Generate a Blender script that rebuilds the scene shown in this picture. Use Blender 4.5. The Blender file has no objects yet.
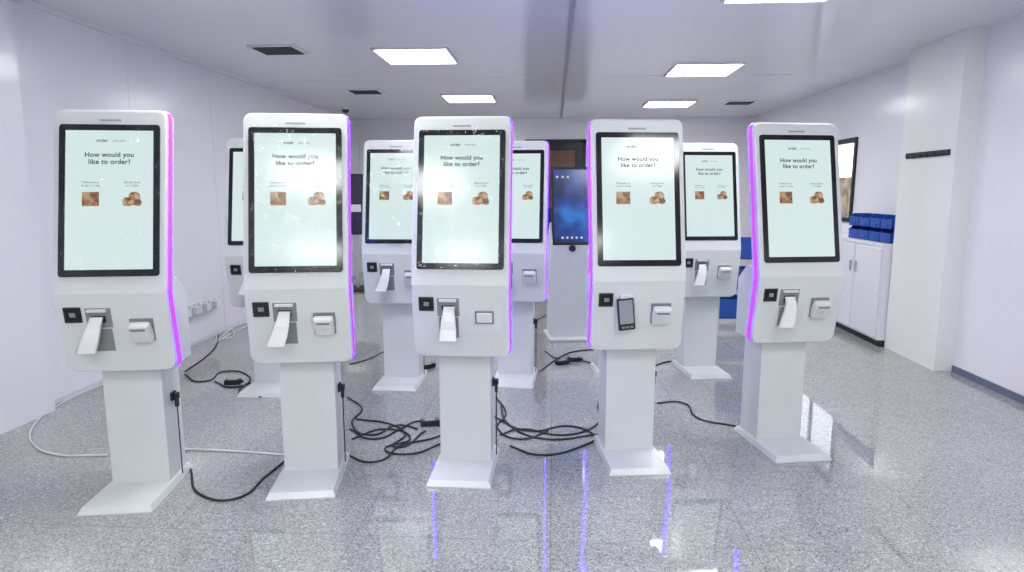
import bpy, bmesh, math, random
from mathutils import Vector, Matrix, noise
random.seed(4)
S=bpy.context.scene
COL=S.collection
try:
    S.view_settings.view_transform='Standard'; S.view_settings.look='None'
except Exception: pass
PSI=math.radians(3.7); CP,SP=math.cos(PSI),math.sin(PSI)
def P(R,F,z=0): return Vector((R*CP-F*SP, R*SP+F*CP, z))
H=1.4; CEIL=2.56; XL=-3.28; XR=3.2; XN=3.12; XP=2.98; YB=10.8; YF=-3.0

# ---------------- materials
def pm(name,col,rough=.5,metal=0,em=None,es=0,spec=.5,coat=0):
    m=bpy.data.materials.new(name); m.use_nodes=True
    b=m.node_tree.nodes['Principled BSDF']
    b.inputs['Base Color'].default_value=(*col,1); b.inputs['Roughness'].default_value=rough
    b.inputs['Metallic'].default_value=metal; b.inputs['Specular IOR Level'].default_value=spec
    b.inputs['Coat Weight'].default_value=coat
    if em: b.inputs['Emission Color'].default_value=(*em,1); b.inputs['Emission Strength'].default_value=es
    return m
def noisy(m,scale,amount,bump=0,rough=None):
    nt=m.node_tree; b=nt.nodes['Principled BSDF']; c=b.inputs['Base Color'].default_value[:]
    tc=nt.nodes.new('ShaderNodeTexCoord'); n=nt.nodes.new('ShaderNodeTexNoise'); n.inputs['Scale'].default_value=scale
    nt.links.new(tc.outputs['Object'],n.inputs['Vector'])
    r=nt.nodes.new('ShaderNodeValToRGB'); 
    r.color_ramp.elements[0].position=.3; r.color_ramp.elements[1].position=.7
    r.color_ramp.elements[0].color=tuple(x*(1-amount) for x in c[:3])+(1,); r.color_ramp.elements[1].color=tuple(min(1,x*(1+amount)) for x in c[:3])+(1,)
    nt.links.new(n.outputs['Fac'],r.inputs['Fac']); nt.links.new(r.outputs['Color'],b.inputs['Base Color'])
    if bump:
        bp=nt.nodes.new('ShaderNodeBump'); bp.inputs['Strength'].default_value=bump; bp.inputs['Distance'].default_value=.02
        nt.links.new(n.outputs['Fac'],bp.inputs['Height']); nt.links.new(bp.outputs['Normal'],b.inputs['Normal'])
    return m
M_wall=noisy(pm('wall_paint',(.80,.785,.84),.2),1.2,.02,.05)
M_wallw=noisy(pm('pilaster_paint',(.83,.82,.81),.22),1.2,.02,.05)
M_ceil=noisy(pm('ceiling_panel',(.80,.785,.83),.17),1.0,.02,.05)
M_seam=pm('panel_seam',(.66,.65,.70),.5)
M_trim=pm('trim_grey',(.35,.36,.40),.5)
M_base=pm('baseboard_blue',(.12,.14,.22),.4)
M_white=noisy(pm('kiosk_white',(.69,.715,.69),.3),6,.02)
M_white2=pm('bracket_white',(.72,.73,.72),.4)
M_grey=pm('recess_grey',(.24,.26,.25),.5)
M_black=pm('bezel_black',(.005,.006,.007),.1)
M_blackm=pm('matte_black',(.012,.012,.014),.5)
M_led=pm('led_purple',(.3,.05,.8),.4,em=(.036,.003,1.0),es=14)
M_screen=pm('screen_white',(.02,.02,.02),.15,em=(.66,.81,.79),es=.97)
M_text=pm('screen_text',(.01,.012,.015),.5)
M_paper=pm('paper',(.85,.85,.83),.6)
M_lamp=pm('lamp_diffuser',(.9,.9,.9),.5,em=(.98,1,1),es=25)
M_blue=noisy(pm('bin_blue',(.008,.08,.42),.35),20,.1)
M_cab=pm('cabinet_white',(.79,.78,.84),.35)
M_cablew=pm('cable_white',(.75,.75,.75),.45)
M_metal=pm('metal',(.6,.6,.62),.3,metal=1)
def picmat(name,c1,c2,c3,scale):
    m=bpy.data.materials.new(name); m.use_nodes=True; nt=m.node_tree; b=nt.nodes['Principled BSDF']
    tc=nt.nodes.new('ShaderNodeTexCoord'); n=nt.nodes.new('ShaderNodeTexNoise'); n.inputs['Scale'].default_value=scale
    r=nt.nodes.new('ShaderNodeValToRGB'); e=r.color_ramp.elements
    e[0].position=.38;e[0].color=(*c1,1);e[1].position=.62;e[1].color=(*c3,1)
    k=e.new(.5);k.color=(*c2,1)
    nt.links.new(tc.outputs['Object'],n.inputs['Vector']); nt.links.new(n.outputs['Fac'],r.inputs['Fac'])
    b.inputs['Base Color'].default_value=(.02,.02,.02,1); b.inputs['Roughness'].default_value=.2
    nt.links.new(r.outputs['Color'],b.inputs['Emission Color']); b.inputs['Emission Strength'].default_value=.7
    return m
M_pic1=picmat('picture_box',(.22,.09,.03),(.48,.25,.10),(.6,.42,.22),30)
M_pic2=picmat('picture_burger',(.05,.02,.01),(.42,.2,.07),(.75,.5,.3),42)
M_bscr=picmat('screen_blue',(.0,.02,.10),(.01,.06,.35),(.02,.22,.8),3)
# film
M_film=bpy.data.materials.new('plastic_film'); M_film.use_nodes=True
nt=M_film.node_tree; nt.nodes.remove(nt.nodes['Principled BSDF']); out=nt.nodes['Material Output']
tr=nt.nodes.new('ShaderNodeBsdfTransparent'); gl=nt.nodes.new('ShaderNodeBsdfGlossy'); gl.inputs['Roughness'].default_value=.08
mx=nt.nodes.new('ShaderNodeMixShader'); fr=nt.nodes.new('ShaderNodeFresnel'); fr.inputs['IOR'].default_value=1.32
ns=nt.nodes.new('ShaderNodeTexNoise'); ns.inputs['Scale'].default_value=9; ns.inputs['Distortion'].default_value=2
tc=nt.nodes.new('ShaderNodeTexCoord'); bp=nt.nodes.new('ShaderNodeBump'); bp.inputs['Strength'].default_value=.8; bp.inputs['Distance'].default_value=.016
nt.links.new(tc.outputs['Object'],ns.inputs['Vector']); nt.links.new(ns.outputs['Fac'],bp.inputs['Height'])
nt.links.new(bp.outputs['Normal'],gl.inputs['Normal']); nt.links.new(bp.outputs['Normal'],fr.inputs['Normal'])
nt.links.new(fr.outputs['Fac'],mx.inputs['Fac']); nt.links.new(tr.outputs[0],mx.inputs[1]); nt.links.new(gl.outputs[0],mx.inputs[2]); nt.links.new(mx.outputs[0],out.inputs[0])
# floor terrazzo
M_floor=bpy.data.materials.new('terrazzo_floor'); M_floor.use_nodes=True; nt=M_floor.node_tree; b=nt.nodes['Principled BSDF']
tc=nt.nodes.new('ShaderNodeTexCoord')
v=nt.nodes.new('ShaderNodeTexVoronoi'); v.inputs['Scale'].default_value=185
nt.links.new(tc.outputs['Object'],v.inputs['Vector'])
sep=nt.nodes.new('ShaderNodeSeparateColor'); nt.links.new(v.outputs['Color'],sep.inputs[0])
r=nt.nodes.new('ShaderNodeValToRGB'); r.color_ramp.interpolation='CONSTANT'; e=r.color_ramp.elements
e[0].position=0;e[0].color=(.18,.18,.175,1);e[1].position=.10;e[1].color=(.28,.285,.275,1)
for p,c in ((.35,.345),(.6,.40),(.86,.54)):
    k=e.new(p);k.color=(c,c*1.01,c*.985,1)
nt.links.new(sep.outputs[0],r.inputs['Fac'])
n2=nt.nodes.new('ShaderNodeTexNoise'); n2.inputs['Scale'].default_value=1.3; nt.links.new(tc.outputs['Object'],n2.inputs['Vector'])
mr=nt.nodes.new('ShaderNodeMapRange'); mr.inputs['To Min'].default_value=.88; mr.inputs['To Max'].default_value=1.1; nt.links.new(n2.outputs['Fac'],mr.inputs['Value'])
mm=nt.nodes.new('ShaderNodeMix'); mm.data_type='RGBA'; mm.blend_type='MULTIPLY'; mm.inputs['Factor'].default_value=1
nt.links.new(r.outputs['Color'],mm.inputs[6]); nt.links.new(mr.outputs['Result'],mm.inputs[7])
br=nt.nodes.new('ShaderNodeTexBrick'); br.offset=0; br.inputs['Scale'].default_value=1; br.inputs['Brick Width'].default_value=.8; br.inputs['Row Height'].default_value=.8
br.inputs['Mortar Size'].default_value=.002; br.inputs['Color1'].default_value=(1,1,1,1); br.inputs['Color2'].default_value=(.97,.97,.97,1); br.inputs['Mortar'].default_value=(.65,.65,.65,1)
nt.links.new(tc.outputs['Object'],br.inputs['Vector'])
m3=nt.nodes.new('ShaderNodeMix'); m3.data_type='RGBA'; m3.blend_type='MULTIPLY'; m3.inputs['Factor'].default_value=1
nt.links.new(mm.outputs[2],m3.inputs[6]); nt.links.new(br.outputs['Color'],m3.inputs[7]); nt.links.new(m3.outputs[2],b.inputs['Base Color'])
b.inputs['Roughness'].default_value=.04; b.inputs['Specular IOR Level'].default_value=1.0; b.inputs['IOR'].default_value=1.65

# ---------------- builder
class B:
    def __init__(s): s.v=[];s.f=[];s.m=[];s.mats=[]
    def mi(s,m):
        if m not in s.mats: s.mats.append(m)
        return s.mats.index(m)
    def addbm(s,bm,mat,M=None):
        if M is not None: bm.transform(M)
        o=len(s.v); bm.verts.index_update()
        s.v+= [tuple(v.co) for v in bm.verts]; i=s.mi(mat)
        for f in bm.faces: s.f.append([o+v.index for v in f.verts]); s.m.append(i)
        bm.free()
    def box(s,lo,hi,mat,M=None,bev=0,seg=2):
        bm=bmesh.new(); bmesh.ops.create_cube(bm,size=1)
        lo=Vector(lo);hi=Vector(hi);c=(lo+hi)/2;d=hi-lo
        for v in bm.verts: v.co=Vector((c[i]+v.co[i]*d[i] for i in range(3)))
        if bev: bmesh.ops.bevel(bm,geom=bm.edges[:],offset=bev,segments=seg,affect='EDGES',profile=.5)
        s.addbm(bm,mat,M)
    def cyl(s,p,r,h,mat,M=None,axis='Z',n=20,r2=None):
        bm=bmesh.new(); bmesh.ops.create_cone(bm,cap_ends=True,segments=n,radius1=r,radius2=r if r2 is None else r2,depth=h)
        R=Matrix() if axis=='Z' else Matrix.Rotation(math.pi/2,4,'Y' if axis=='X' else 'X')
        bm.transform(Matrix.Translation(p)@R); s.addbm(bm,mat,M)
    def poly(s,pts,mat,M=None):
        o=len(s.v); s.v+=[tuple((M@Vector(p)) if M else p) for p in pts]; s.f.append(list(range(o,o+len(pts)))); s.m.append(s.mi(mat))
    def prism(s,pts,d,mat,M=None):
        d=Vector(d); a=[Vector(p) for p in pts]; c=[p+d for p in a]
        s.poly(a[::-1],mat,M); s.poly(c,mat,M)
        for i in range(len(a)):
            j=(i+1)%len(a); s.poly([a[i],a[j],c[j],c[i]],mat,M)
    def mesh(s,name):
        me=bpy.data.meshes.new(name); me.from_pydata(s.v,[],s.f)
        for m in s.mats: me.materials.append(m)
        me.polygons.foreach_set('material_index',s.m)
        bm=bmesh.new(); bm.from_mesh(me); bmesh.ops.remove_doubles(bm,verts=bm.verts,dist=1e-5); bmesh.ops.recalc_face_normals(bm,faces=bm.faces); bm.to_mesh(me); bm.free()
        me.update(); return me
    def obj(s,name,parent=None):
        o=bpy.data.objects.new(name,s.mesh(name)); COL.objects.link(o)
        if parent: o.parent=parent
        return o
def inst(me,name,parent=None):
    o=bpy.data.objects.new(name,me); COL.objects.link(o)
    if parent: o.parent=parent
    return o
def empty(name,loc,rz=0):
    o=bpy.data.objects.new(name,None); COL.objects.link(o); o.location=loc; o.rotation_euler=(0,0,rz); o.empty_display_size=.1; return o

# ---------------- room
def one(name,lo,hi,mat):
    b=B(); b.box(lo,hi,mat); return b.obj(name)
one('floor',(XL-.2,YF-.2,-.1),(XR+.2,YB+.2,0),M_floor)
b=B(); b.box((XL-.2,YF-.2,CEIL),(XR+.2,YB+.2,CEIL+.1),M_ceil); b.obj('ceiling')
DX0,DX1,DZ=-.42,.46,2.16
one('wall_back',(XL-.2,YB,0),(XR+.2,YB+.15,CEIL),M_wall)
b=B(); b.box((XL-.15,YF,0),(XL,YB,CEIL),M_wall)
b.box((XL,YF,0),(XL+.1,3.75,CEIL),M_wall); b.obj('wall_left')
wy0,wy1,wz0,wz1=7.15,8.5,1.08,1.93
PY0,PY1=5.06,5.82
b=B()
b.box((XR,PY1,0),(XR+.15,wy0,CEIL),M_wall); b.box((XR,wy1,0),(XR+.15,YB,CEIL),M_wall)
b.box((XR,wy0,0),(XR+.15,wy1,wz0),M_wall); b.box((XR,wy0,wz1),(XR+.15,wy1,CEIL),M_wall)
b.obj('wall_right')
one('wall_right',(XN,YF,0),(XR+.15,PY0,CEIL),M_wall)
one('wall_pilaster',(XP,PY0,0),(XR+.15,PY1,CEIL),M_wallw)
b=B()
b.box((XL,YF-.15,0),(XN,YF,.9),M_wall); b.box((XL,YF-.15,2.3),(XN,YF,CEIL),M_wall)
for x0,x1 in ((XL,-2.7),(-.3,.3),(2.7,XN)): b.box((x0,YF-.15,.9),(x1,YF,2.3),M_wall)
b.obj('wall_front')
for i,(x0,x1) in enumerate(((-2.7,-.3),(.3,2.7))):
    b=B()
    for a,c in (((x0,YF-.1,.9),(x0+.05,YF-.04,2.3)),((x1-.05,YF-.1,.9),(x1,YF-.04,2.3)),((x0,YF-.1,.9),(x1,YF-.04,.95)),((x0,YF-.1,2.25),(x1,YF-.04,2.3)),(((x0+x1)/2-.03,YF-.1,.9),((x0+x1)/2+.03,YF-.04,2.3))):
        b.box(a,c,M_trim)
    b.obj('window_%d'%(i+2))
b=B(); t=.025
for a,c in (((XR-.02,wy0-t,wz0-t),(XR+.05,wy0+t,wz1+t)),((XR-.02,wy1-t,wz0-t),(XR+.05,wy1+t,wz1+t)),((XR-.02,wy0,wz0-t),(XR+.05,wy1,wz0+t)),((XR-.02,wy0,wz1-t),(XR+.05,wy1,wz1+t)),((XR,7.86,wz0),(XR+.04,7.89,wz1))):
    b.box(a,c,M_blackm,bev=.004)
b.obj('window_1')
b=B(); b.box((XR+2.0,4,0),(XR+2.3,18,1.62),noisy(pm('ext_tan',(.22,.16,.10),.8),3.5,.85)); b.box((XR+1.98,4,1.62),(XR+2.4,18,1.70),M_white2); b.obj('exterior_building')
one('baseboard_right',(XN-.012,YF,0),(XN,5.05,.05),M_base)
one('baseboard_left',(XL,3.76,0),(XL+.01,YB,.03),M_seam)
b=B()
for y in (4.9,6.1,7.3,8.5,9.7): b.box((XL,y,0),(XL+.0015,y+.004,CEIL),M_seam)
b.box((XL,3.75,CEIL-.03),(XL+.03,YB,CEIL),M_wall)
b.obj('trim_1')
b=B(); b.box((.09,YF,CEIL-.006),(.125,YB,CEIL),M_trim)
for y in (2.4,6.9,): b.box((XL,y,CEIL-.002),(XN,y+.006,CEIL),M_seam)
b.obj('trim_2')
def lamp(x,y):
    b=B(); s=.30; f=.02
    b.box((x-s,y-s,CEIL-.012),(x+s,y+s,CEIL-.008),M_lamp)
    for a,c in (((x-s-f,y-s-f),(x+s+f,y-s)),((x-s-f,y+s),(x+s+f,y+s+f)),((x-s-f,y-s),(x-s,y+s)),((x+s,y-s),(x+s+f,y+s))):
        b.box((*a,CEIL-.018),(*c,CEIL),M_white2)
    b.obj('ceiling_light_panel')
for x,y in ((-1.20,5.74),(-1.08,8.35),(1.43,6.55),(1.54,9.05),(1.34,3.95),(-1.2,3.0),(-1.2,.4),(1.36,1.3),(-1.2,-1.9),(1.36,-1.2)): lamp(x,y)
for x,y in ((-2.3,5.42),(-2.24,7.71),(2.46,8.98)):
    b=B(); s=.20
    b.box((x-s,y-s*.8,CEIL-.012),(x+s,y+s*.8,CEIL),M_white2,bev=.004)
    for i in range(7):
        yy=y-s*.62+i*s*.2; b.box((x-s*.82,yy,CEIL-.02),(x+s*.82,yy+.022,CEIL-.011),M_blackm)
    b.obj('ceiling_air_vent')
b=B(); c=P(-2.35,9.3); b.cyl((c.x,c.y,CEIL-.02),.06,.04,M_white2); 
bm=bmesh.new(); bmesh.ops.create_uvsphere(bm,u_segments=16,v_segments=10,radius=.05); b.addbm(bm,M_blackm,Matrix.Translation((c.x,c.y,CEIL-.04))); b.obj('dome_security_camera')
b=B(); x0,x1=DX0,DX1; zt=DZ
b.box((x0-.06,YB-.05,0),(x0,YB,zt+.06),M_blackm,bev=.005); b.box((x1,YB-.05,0),(x1+.06,YB,zt+.06),M_blackm,bev=.005); b.box((x0-.06,YB-.05,zt),(x1+.06,YB,zt+.06),M_blackm,bev=.005)
b.box((x0,YB-.03,0),(x1,YB,zt),M_black); b.box((x0+.12,YB-.035,1.1),(x1-.12,YB-.028,zt-.12),pm('door_glass_brown',(.13,.07,.03),.1)); b.box((x1-.1,YB-.07,.95),(x1-.07,YB-.03,1.15),M_metal)
b.obj('door_1')
e=empty('monitor_stand',P(-2.2,9.0),PSI)
b=B(); b.box((-.3,-.03,.78),(.3,.02,1.62),M_blackm,bev=.01); b.box((-.28,-.034,.8),(.28,-.029,1.6),pm('monitor_glass',(.02,.02,.05),.15)); b.box((-.2,-.037,1.1),(.1,-.033,1.2),M_paper)
b.cyl((0,.04,.6),.03,1.2,M_metal); b.box((-.3,-.25,0),(.3,.25,.03),M_blackm,bev=.008); b.obj('monitor_body',e)
b=B(); b.box((XP-.015,5.12,1.66),(XP,5.72,1.705),M_blackm,bev=.003)
for i in range(6):
    y=5.17+i*.1; b.box((XP-.035,y,1.665),(XP-.012,y+.01,1.672),M_blackm); b.box((XP-.035,y,1.665),(XP-.03,y+.01,1.69),M_blackm)
b.obj('coat_hook_rail')
b=B(); cx=2.91; c0=PY1+.01
b.box((cx,c0,.06),(XR-.005,8.3,.9),M_cab,bev=.004); b.box((cx-.01,c0,.9),(XR-.005,8.31,.93),M_cab,bev=.004); b.box((cx+.03,c0,0),(XR-.005,8.29,.06),M_blackm)
for i in range(5):
    y=c0+i*.5
    b.box((cx-.018,y+.006,.08),(cx,y+.494,.885),M_cab,bev=.005)
    yy=y+.44 if i%2==0 else y+.05
    b.cyl((cx-.03,yy,.68),.008,.1,M_metal); 
b.obj('storage_cabinet')
b=B()
def bin_(y,z,x0=2.97,d=.19,w=.2,h=.12):
    t=.006; 
    b.box((x0,y,z),(x0+d,y+w,z+t),M_blue)
    b.box((x0+d-t,y,z),(x0+d,y+w,z+h),M_blue)
    b.box((x0,y,z),(x0+t,y+w,z+h*.72),M_blue)
    for yy in (y,y+w-t):
        b.prism([(x0,yy,z),(x0+d,yy,z),(x0+d,yy,z+h),(x0+d*.2,yy,z+h),(x0,yy,z+h*.72)],(0,t,0),M_blue)
    b.box((x0-.008,y-.002,z+h*.65),(x0+t,y+w+.002,z+h*.74),M_blue)
    b.box((x0-.006,y+w*.3,z+.02),(x0,y+w*.7,z+.04),M_blue)
for r_ in range(2):
    for i in range(4): bin_(5.85+i*.205,.93+r_*.122)
b.obj('storage_bins')
b=B(); q=P(2.28,6.45)
for k in range(3):
    z=k*.3+.12; b.box((q.x-.2,q.y-.15,z),(q.x+.2,q.y+.15,z+.012),M_blue,bev=.004)
    for a,c in (((-.2,-.15),(.2,-.14)),((-.2,.14),(.2,.15)),((-.2,-.15),(-.19,.15)),((.19,-.15),(.2,.15))):
        b.box((q.x+a[0],q.y+a[1],z),(q.x+c[0],q.y+c[1],z+.2),M_blue)
for sx in (-1,1):
    for sy in (-1,1): b.box((q.x+sx*.205-.01,q.y+sy*.155-.01,0),(q.x+sx*.205+.01,q.y+sy*.155+.01,.95),M_metal)
b.obj('bin_trolley')
b=B()
for y in (5.25,5.42,5.59,5.76):
    b.box((XL,y,.27),(XL+.05,y+.14,.38),M_white2,bev=.006); b.box((XL+.05,y+.03,.29),(XL+.10,y+.10,.36),M_white2,bev=.008)
    b.box((XL+.05,y+.05,.37),(XL+.053,y+.09,.375),M_blackm)
b.obj('wall_power_outlet')

# ---------------- kiosk
W=.465; ZT,ZK,ZB=1.745,.955,.595; YT,YK,YBt=.055,-.10,-.045
def yf(z):
    if z>=ZK: return YK+(YT-YK)*(z-ZK)/(ZT-ZK)
    return YK+(YBt-YK)*(ZK-z)/(ZK-ZB)
def outline(ins):
    pts=[]; hw=W/2-ins; zt=ZT-ins; zb=ZB+ins
    def arc(cx,cz,r,a0,a1,n=7):
        for i in range(n+1):
            a=math.radians(a0+(a1-a0)*i/n); pts.append((cx+r*math.cos(a),cz+r*math.sin(a)))
    rt,rb=.035-ins*.5,.045-ins*.5
    pts.append((hw,ZK)); arc(hw-rt,zt-rt,rt,0,90); arc(-hw+rt,zt-rt,rt,90,180); pts.append((-hw,ZK))
    arc(-hw+rb,zb+rb,rb,180,270); arc(hw-rb,zb+rb,rb,270,360)
    return pts
def build_body(side):
    b=B()
    T=.09
    loops=[(.006,0),(.0015,.0015),(0,.006),(0,.024),(-.006,.025),(-.006,.054),(0,.055),(0,T-.01),(.01,T)]
    L=[[(x,yf(z)+d,z) for x,z in outline(i)] for i,d in loops]
    n=len(L[0]); kl=next(i for i in range(1,n) if abs(L[0][i][2]-ZK)<1e-6 and L[0][i][0]<0)
    for q,m in ((L[0],M_white),(L[-1],M_white)):
        b.poly(q[:kl+1],m); b.poly(q[kl:]+[q[0]],m)
    for k in range(len(L)-1):
        for i in range(n):
            j=(i+1)%n; mid=(L[3][i][0]+L[3][j][0])/2
            on = abs(mid)>W/2-.008 and ((mid>0 and 'R' in side) or (mid<0 and 'L' in side))
            A,C=L[k],L[k+1]
            m=M_led if (3<=k<=5 and on) else M_white
            b.poly([A[i],A[j],C[j],C[i]],m)
    b.prism([(-.215,.0,.61),(-.215,.17,.61),(-.215,.17,.92),(-.215,.08,1.0),(-.215,.0,1.0)],(.43,0,0),M_white)
    b.box((-.13,.03,.02),(.13,.225,.66),M_white,bev=.004)
    b.box((-.1305,.135,.036),(.1305,.1365,.62),M_seam)
    z1=.03
    lo=[(-.155,-.225),(.155,-.225),(.155,.25),(-.155,.25)]; hi=[(-.144,-.207),(.144,-.207),(.144,.24),(-.144,.24)]
    a=[(x,y,.0) for x,y in lo]; a2=[(x,y,.006) for x,y in lo]; c=[(x,y,z1) for x,y in hi]
    b.poly(a[::-1],M_white); b.poly(c,M_white)
    for p,q in ((a,a2),(a2,c)):
        for i in range(4):
            j=(i+1)%4; b.poly([p[i],p[j],q[j],q[i]],M_white)
    b.box((.13,.10,.40),(.142,.15,.44),M_blackm,bev=.003); b.box((.142,.11,.405),(.162,.14,.435),M_blackm,bev=.005)
    b.box((.142,.115,.365),(.158,.135,.41),M_blackm,bev=.004)
    b.cyl((.15,.125,.20),.003,.35,M_blackm,n=8)
    return b.mesh('kiosk_body_'+side)
BODY={s:build_body(s) for s in ('R','L')}
def frame(z0,z1):
    o=Vector((0,yf(z0),z0)); V=(Vector((0,yf(z1),z1))-o).normalized(); X=Vector((1,0,0)); N=V.cross(X)*-1
    if N.y>0: N=-N
    return Matrix(((X.x,V.x,N.x,o.x),(X.y,V.y,N.y,o.y),(X.z,V.z,N.z,o.z),(0,0,0,1)))
MU=frame(ZK,ZT); 
o_=Vector((0,yf(ZB),ZB)); Vv=(Vector((0,yf(ZK-1e-6),ZK))-o_).normalized(); Nn=Vector((0,-Vv.z,Vv.y)); 
if Nn.y>0: Nn=-Nn
ML=Matrix(((1,0,0,0),(0,Vv.y,Nn.y,o_.y),(0,Vv.z,Nn.z,o_.z),(0,0,0,1)))
def rrect(u0,u1,v0,v1,r,n=5):
    pts=[]
    for cx,cy,a0 in ((u1-r,v1-r,0),(u0+r,v1-r,90),(u0+r,v0+r,180),(u1-r,v0+r,270)):
        for i in range(n+1):
            a=math.radians(a0+90*i/n); pts.append((cx+r*math.cos(a),cy+r*math.sin(a)))
    return pts
def rprism(b,u0,u1,v0,v1,n0,n1,r,mat,M): b.prism([(x,y,n0) for x,y in rrect(u0,u1,v0,v1,r)],(0,0,n1-n0),mat,M)
b=B()
rprism(b,-.208,.208,.075,.742,-.004,.004,.014,M_black,MU)
rprism(b,-.181,.181,.105,.715,.0035,.005,.002,M_screen,MU)
b.box((-.112,.382,.005),(-.042,.444,.0056),M_pic1,MU)
b.prism([(x,y,.005) for x,y in rrect(.055,.095,.382,.420,.012)],(0,0,.0006),M_pic2,MU)
b.prism([(x,y,.0052) for x,y in rrect(.080,.128,.386,.444,.02)],(0,0,.0006),M_pic2,MU)
b.prism([(x,y,.0056) for x,y in rrect(.104,.134,.382,.41,.012)],(0,0,.0006),M_pic1,MU)
D_DISP=b.mesh('kiosk_display')
def text(body,size,u,v,bold=0,align='CENTER'):
    c=bpy.data.curves.new('label_'+body[:5],'FONT'); c.body=body; c.size=size; c.align_x=align; c.offset=bold; c.space_line=1.05
    c.space_character=1.06
    c.materials.append(M_text); return (c,MU@Matrix.Translation((u,v,.0062)))
TEXTS=[text('How would you\nlike to order?',.0295,0,.598,.0006),text('order',.020,-.03,.664,.0003),text('kiosk menu',.011,.04,.666,0),
       text('Takeaway or\nto go in a bag',.013,-.076,.482,0),text('Sitting down\nat a table',.013,.095,.482,0)]
M_term=pm('terminal_screen',(.3,.33,.36),.15)
def hw(style):
    b=B()
    b.box((-.20,.235,-.002),(-.128,.305,.006),M_blackm,ML,bev=.003); b.box((-.19,.247,.004),(-.138,.295,.008),M_black,ML)
    b.box((-.175,.262,.008),(-.15,.282,.009),M_grey,ML)
    b.box((-.118,.103,-.001),(.0,.31,.0012),M_white2,ML)
    if style in (0,1,2):
        b.box((-.112,.21,-.0),(-.006,.30,.003),M_grey,ML,bev=.001)
        b.box((-.10,.285,.002),(-.018,.297,.02),M_white,ML,bev=.003)
        b.box((-.09,.235,.003),(-.03,.265,.006),M_blackm,ML)
        b.box((-.105,.10,.0),(-.012,.205,.003),M_grey,ML)
        prof=[(.262,.004),(.235,.03),(.20,.048),(.16,.06),(.115,.066+.01*style)]
        ws=[.026,.028,.034,.038,.040]; cx=-.059+.006*(style-1); sh=[0,-.002,-.010,-.022,-.038] if style<2 else [0]*5
        for k in range(4):
            (v0,n0),(v1,n1)=prof[k],prof[k+1]; a,c=ws[k],ws[k+1]; p,q=cx+sh[k],cx+sh[k+1]
            b.poly([(p-a,v0,n0),(p+a,v0,n0),(q+c,v1,n1),(q-c,v1,n1)],M_paper,ML)
            b.poly([(p-a,v0,n0-.004),(p+a,v0,n0-.004),(q+c,v1,n1-.004),(q-c,v1,n1-.004)],M_white2,ML)
            for sg in (-1,1): b.poly([(p+sg*a,v0,n0+.010),(q+sg*c,v1,n1+.010),(q+sg*c,v1,n1-.004),(p+sg*a,v0,n0-.004)],M_white2,ML)
    else:
        b.box((-.098,.12,.0),(-.028,.30,.02),M_white2,ML,bev=.006)
        MT=ML@Matrix.Translation((0,.125,.022))@Matrix.Rotation(math.radians(-6),4,'X')@Matrix.Rotation(math.radians(6),4,'Z')
        b.box((-.098,0,.0),(-.014,.165,.018),M_blackm,MT,bev=.008,seg=3); b.box((-.09,.035,.0175),(-.022,.155,.019),M_term,MT)
        for i in range(3):
            b.box((-.084+i*.021,.012,.0175),(-.068+i*.021,.022,.02),M_grey,MT)
    b.box((.035,.135,.0),(.19,.265,.0015),M_white2,ML,bev=.0005)
    if style==2:
        b.box((.07,.175,.001),(.16,.24,.012),M_grey,ML,bev=.004)
        b.box((.078,.183,.008),(.152,.232,.022),M_white2,ML,bev=.006)
    else:
        b.box((.065,.145,.001),(.165,.25,.006),M_grey,ML,bev=.002)
        MT=ML@Matrix.Translation((.115,.195,.02))@Matrix.Rotation(math.radians(20),4,'X')
        b.box((-.045,-.052,-.02),(.045,.045,.022),M_white2,MT,bev=.012,seg=3)
        b.box((-.03,.02,.02),(.03,.03,.024),M_grey,MT); b.cyl((0,-.015,.02),.014,.006,M_white,MT)
    return b.mesh('kiosk_hardware_%d'%style)
HW={i:hw(i) for i in (0,1,2,3)}
b=B(); rprism(b,-.045,.045,.757,.766,-.001,.0006,.003,M_trim,MU); D_LOGO=b.mesh('kiosk_badge')
def film(seed):
    bm=bmesh.new(); nu,nv=30,46; g=[]
    for j in range(nv+1):
        row=[]
        for i in range(nu+1):
            x=-.212+.424*i/nu; y=.058+.695*j/nv
            p=Vector((x*9+seed*7,y*9,seed)); d=.010+.010*noise.noise(p)+.008*abs(noise.noise(p*2.2))
            edge=min(i,nu-i,j,nv-j)
            if edge==0: x+=.006*noise.noise(p*4); y+=.01*noise.noise(p*5+Vector((3,1,2)))
            if edge<3: d+=.008*abs(noise.noise(p*7))
            row.append(bm.verts.new((x,y,max(.0075,d+.002))))
        g.append(row)
    for j in range(nv):
        for i in range(nu): f=bm.faces.new((g[j][i],g[j][i+1],g[j+1][i+1],g[j+1][i])); f.smooth=True
    bm.transform(MU); me=bpy.data.meshes.new('film'); bm.to_mesh(me); bm.free(); me.materials.append(M_film); return me
def kiosk(R,F,rot,side,style,filmed=0):
    e=empty('self_order_kiosk',P(R,F),math.radians(rot)+PSI)
    inst(BODY[side],'housing',e); inst(D_DISP,'display',e); inst(D_LOGO,'badge',e); inst(HW[style],'printer_and_scanner',e)
    for i,(c,m) in enumerate(TEXTS):
        o=bpy.data.objects.new('screen_text_%d'%i,c); COL.objects.link(o); o.parent=e; o.matrix_local=m
    if filmed: inst(film(filmed),'plastic_film',e)
    return e
kiosk(-1.755,2.835,6,'R',0,1)
kiosk(-.99,2.971,6,'R',1,2)
kiosk(-.24,3.086,-4,'R',2,3)
kiosk(.625,3.221,3,'L',3)
kiosk(1.492,3.38,7,'L',1)
kiosk(-1.72,4.42,0,'R',1)
kiosk(-.819,4.563,-3,'R',1,4)
kiosk(.02,4.639,-6,'R',1)
kiosk(.80,4.76,5,'L',1)
kiosk(1.475,4.853,4,'L',1)
e=empty('touchscreen_terminal',P(.56,6.01),PSI+math.radians(5))
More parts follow.
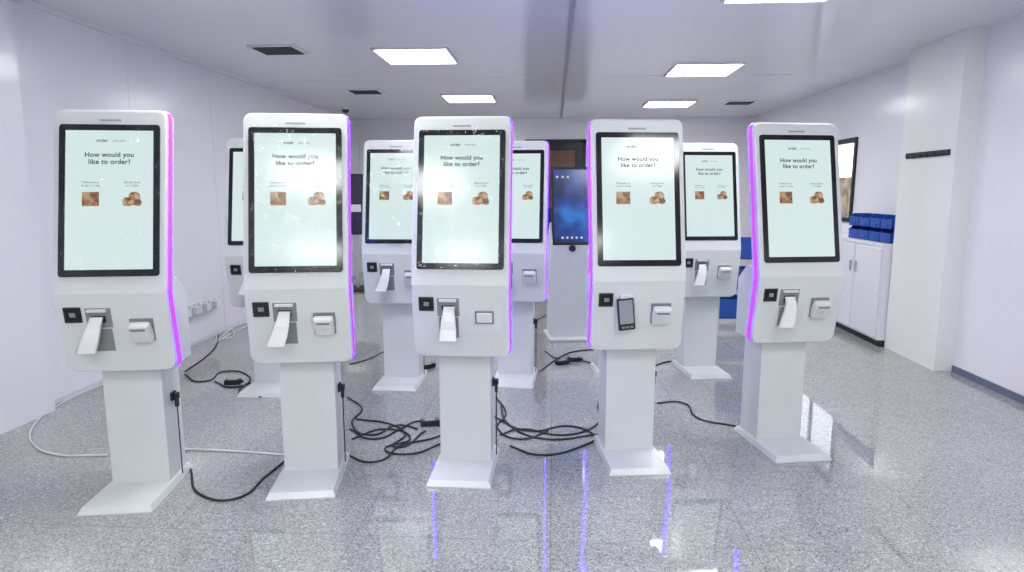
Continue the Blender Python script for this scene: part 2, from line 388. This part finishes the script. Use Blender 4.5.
b=B(); MT=Matrix.Translation((0,-.03,.9))@Matrix.Rotation(math.radians(80),4,'X')
b.box((-.185,-.01,-.06),(.185,.73,.0),M_blackm,MT,bev=.012,seg=3); b.box((-.165,.02,-.001),(.165,.70,.002),M_bscr,MT)
for i in range(3): b.box((-.14+i*.05,.62,.002),(-.12+i*.05,.64,.003),M_paper,MT)
for i in range(5): b.box((-.1+i*.045,.05,.002),(-.08+i*.045,.07,.003),M_paper,MT)
b.prism([(-.2,-.10,.0),(-.2,.2,.0),(-.2,.2,.95),(-.2,.06,1.1),(-.2,-.02,.93)],(.4,0,0),M_white)
b.cyl((0,-.045,.86),.03,.03,M_blackm,axis='Y')
b.box((-.23,-.2,0),(.23,.25,.03),M_white,bev=.006)
b.obj('terminal_body',e)

# ---------------- cables lying on the floor
def fl(u,v):
    th=math.radians(8.53); bb=(286-v)/640; t=H/(math.sin(th)-bb*math.cos(th)); q=P((u-512)/640*t,t*(math.cos(th)+bb*math.sin(th))); return (max(XL+.03,round(q.x,3)),round(q.y,3))
blk=[[(190,470),(205,498),(235,500),(265,478),(285,462)],
[(185,375),(205,382),(225,372),(250,378),(240,395),(262,398)],
[(205,335),(215,348),(200,362),(185,372)],
[(350,365),(368,360),(384,352)],
[(350,430),(375,440),(400,430),(420,422),(440,427)],
[(345,455),(375,463),(402,446),(430,440),(442,436)],
[(352,440),(385,430),(410,440),(385,450),(410,455),(440,445)],
[(356,420),(390,425),(405,436),(395,448),(425,432)],
[(500,402),(512,428),(545,440),(600,435)],
[(495,418),(530,432),(570,427),(605,441)],
[(500,436),(520,430),(560,436),(585,432),(600,420),(598,405),(606,398)],
[(510,447),(540,456),(585,446),(602,436)],
[(657,404),(680,403),(700,420),(730,426),(755,430)],
[(545,352),(560,360),(585,362),(604,372)],[(540,372),(560,358),(575,352),(600,350)],
[(655,366),(672,362),(688,364)],[(535,322),(548,314),(556,304)],[(215,382),(235,388),(250,384)],
[(348,398),(362,410),(352,424),(372,436),(398,426),(418,430)],[(496,398),(506,414),(498,430),(520,440),(548,432)]]
wht=[[(100,385),(62,398),(35,425),(36,448),(60,456),(108,456)],[(170,450),(230,452),(284,456)],[(208,320),(215,330),(230,330),(222,340),(205,336)],[(212,330),(225,322),(235,332),(212,345)]]
BW=[[fl(*p) for p in c] for c in blk]; WW=[[fl(*p) for p in c] for c in wht]; AD=[fl(*p) for p in ((430,425),(428,368),(574,361),(562,364),(233,384))]
def cables(name,curves,mat,r):
    cu=bpy.data.curves.new(name,'CURVE'); cu.dimensions='3D'; cu.bevel_depth=r; cu.bevel_resolution=2; cu.resolution_u=8; cu.materials.append(mat)
    for c in curves:
        s=cu.splines.new('BEZIER'); s.bezier_points.add(len(c)-1)
        for i,q in enumerate(c):
            bp=s.bezier_points[i]; bp.co=(q[0],q[1],r+.001); bp.handle_left_type=bp.handle_right_type='AUTO'
    o=bpy.data.objects.new(name,cu); COL.objects.link(o)
cables('power_cables',BW,M_blackm,.0055); cables('white_power_cables',WW,M_cablew,.0055)
for q,rz in zip(AD,(.3,.8,.1,.5,.2)):
    e=empty('power_adapter',(q[0],q[1],0),rz); b=B(); b.box((-.055,-.028,0),(.055,.028,.035),M_blackm,bev=.006); b.cyl((.06,0,.017),.008,.03,M_blackm,axis='X'); b.box((-.03,-.02,.035),(.03,.02,.0355),M_grey); b.obj('adapter_body',e)

w=bpy.data.worlds.new('World'); S.world=w; w.use_nodes=True; bg=w.node_tree.nodes['Background']; bg.inputs[0].default_value=(.84,.90,1,1); bg.inputs[1].default_value=2.4
cam=bpy.data.cameras.new('camera'); co=bpy.data.objects.new('camera',cam); COL.objects.link(co); S.camera=co
co.location=(0,0,H); co.rotation_euler=(math.radians(90-8.53),0,PSI); cam.sensor_width=36; cam.lens=22.5; cam.clip_start=.05
